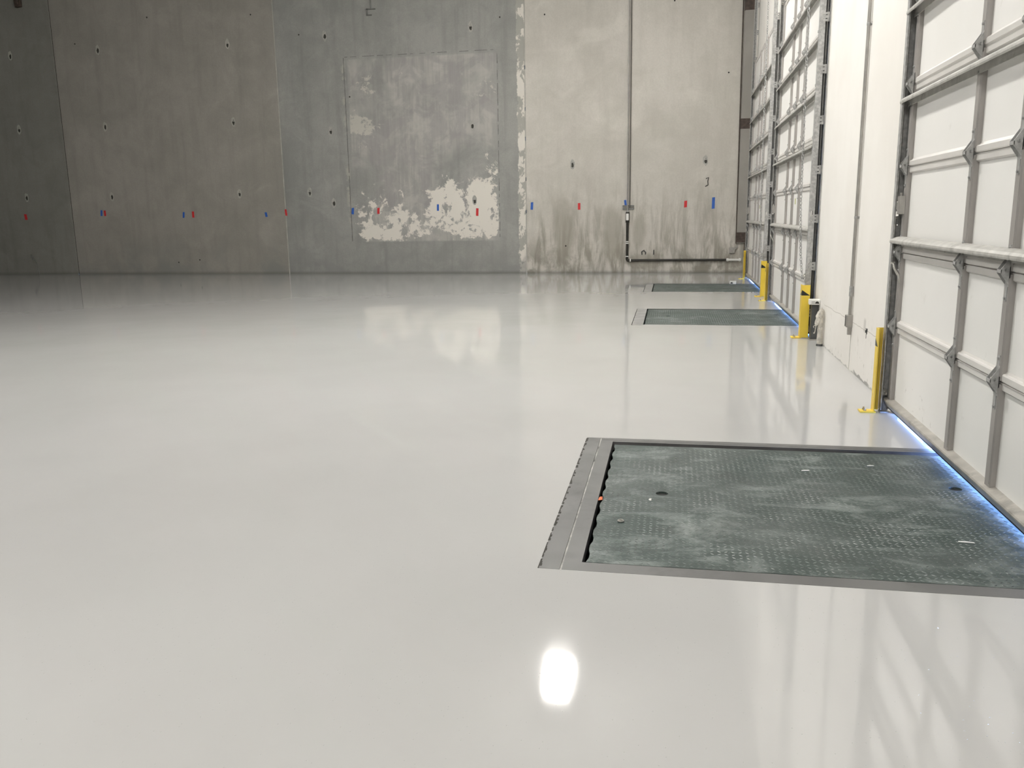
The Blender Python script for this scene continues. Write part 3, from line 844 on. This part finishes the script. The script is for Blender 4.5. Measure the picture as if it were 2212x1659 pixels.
# small hook stains on the low wall
for px, label in ((-.72, 'round bent hook sticking out low on the back wall above the black pipe'), (-.46, 'thin upright hook low on the back wall beside the round hook')):
    m_ = MB()
    if px < -.6: m_.tube([(px-.05, YB-.01, .50), (px-.06, YB-.03, .58), (px, YB-.04, .62), (px+.05, YB-.03, .56), (px+.04, YB-.01, .51)], .014, 8)
    else: m_.tube([(px, YB-.01, .50), (px, YB-.03, .60), (px+.005, YB-.035, .63)], .012, 8)
    tag(m_.build('pipe_hook', M['post'], None, smooth=True), label, 'hook')

# ------------------------------------------------------------ tape flags on the back wall
TAPES = [(-19.665, 1.758, 'r', .09, .17, 'leftmost red tape flag, left of the dark wall seam'),
 (-17.03, 1.84, 'b', .06, .17, 'dark blue tape flag just right of the dark wall seam'),
 (-16.915, 1.835, 'r', .065, .17, 'red tape flag touching distance from the first blue flag'),
 (-14.30, 1.745, 'b', .06, .17, 'blue tape flag mid-way on the dim second wall panel'),
 (-13.99, 1.755, 'r', .07, .18, 'red tape flag mid-way on the dim second wall panel'),
 (-11.655, 1.72, 'b', .07, .14, 'blue tape flag left of the pale wall seam'),
 (-11.03, 1.775, 'r', .06, .18, 'red tape flag stuck over the pale wall seam'),
 (-8.98, 1.785, 'b', .07, .18, 'blue tape flag at the left edge of the filled-in opening'),
 (-8.21, 1.78, 'r', .07, .17, 'red tape flag in the left part of the filled-in opening'),
 (-6.456, 1.84, 'b', .06, .18, 'blue tape flag on the peeling cream patch'),
 (-5.327, 1.70, 'r', .07, .20, 'red tape flag on the right side of the peeling cream patch'),
 (-3.784, 1.845, 'b', .07, .20, 'blue tape flag just right of the wide cream seam'),
 (-2.483, 1.81, 'r', .07, .18, 'red tape flag between the cream seam and the conduit'),
 (-1.235, 1.89, 'b', .06, .14, 'blue tape flag beside the vertical conduit'),
 (.354, 1.825, 'r', .075, .18, 'rightmost red tape flag'),
 (1.073, 1.84, 'b', .075, .30, 'tall blue tape flag nearest the dock doors')]
for x, z, c, w, h, label in TAPES:
    m_ = MB(); sk = random.uniform(-.012, .012)
    m_.prism([(x-w/2-sk, z-h/2), (x+w/2-sk, z-h/2+random.uniform(-.01, .01)), (x+w/2+sk, z+h/2), (x-w/2+sk, z+h/2+random.uniform(-.01, .01))], 1, YB-.0025, YB-.0002)
    tag(m_.build('tape_flag', M['blue_tape' if c == 'b' else 'red_tape']), label, 'tape', 'tape flags on the back wall')

# ------------------------------------------------------------ litter on the nearest leveler
m_ = MB(); m_.tube([(-.229+.014*math.cos(a*math.pi/6), 4.23+.014*math.sin(a*math.pi/6), .006) for a in range(12)], .005, 6, closed=True)
tag(m_.build('washer', M['bolt'], smooth=True), 'small steel ring lying on the green leveler deck', 'washer')
m_ = MB(); m_.add([(-.376, 4.55, .001), (-.352, 4.56, .002), (-.355, 4.61, .003), (-.374, 4.60, .001), (-.364, 4.58, .014)], [(0, 1, 4), (1, 2, 4), (2, 3, 4), (3, 0, 4), (0, 3, 2, 1)])
tag(m_.build('foam_scrap', M['orange']), 'orange scrap in the gap beside the leveler deck', 'scrap')
for x, y, a, L, label in ((-.083, 4.60, 1.5, .035, 'tiny white scrap near the lifting hole on the leveler'), (.86, 5.29, .2, .05, 'white paper scrap near the back edge of the leveler'),
                          (1.28, 5.45, .1, .045, 'white scrap nearest the back edge of the leveler, towards the door'), (1.45, 4.19, -.1, .075, 'thin white strip lying on the right part of the leveler')):
    m_ = MB(); ca, sa = math.cos(a), math.sin(a)
    P_ = [(-L/2, -.006), (L/2, -.004), (L/2-.004, .006), (0, .010), (-L/2+.003, .005)]
    m_.prism([(x+p[0]*ca-p[1]*sa, y+p[0]*sa+p[1]*ca) for p in P_], 2, .0018, .004)
    tag(m_.build('paper_scrap', M['white']), label, 'scrap')

# ------------------------------------------------------------ ceiling lamps
LAMP_LABELS = ['white high-bay light whose reflection glows on the floor below the nearest leveler', 'white high-bay light nearest above the big foreground door',
    'white high-bay light behind the camera, on the door side', 'white high-bay light over the middle of the open floor', 'white high-bay light behind the camera, on the open floor side']
for i, (x, y) in enumerate(LAMPS):
    root = tag(empty('high_bay_light', (x, y, LAMP_Z)), LAMP_LABELS[i], 'light', 'high-bay lights under the ceiling')
    m_ = MB(); m_.cbox(-.29, -.52, .0, .29, .52, .08, .01); m_.build('housing', M['white'], root)
    m_ = MB(); m_.cbox(-.25, -.46, -.20, .25, .46, -.001, .02); m_.build('lens', M['lamp'], root)
    m_ = MB(); m_.cyl((0, -.4, .08), (0, -.4, HC-LAMP_Z), .006, 6); m_.build('hanger', M['galv'], root); m_ = MB(); m_.cyl((0, .4, .08), (0, .4, HC-LAMP_Z), .006, 6); m_.build('hanger', M['galv'], root)
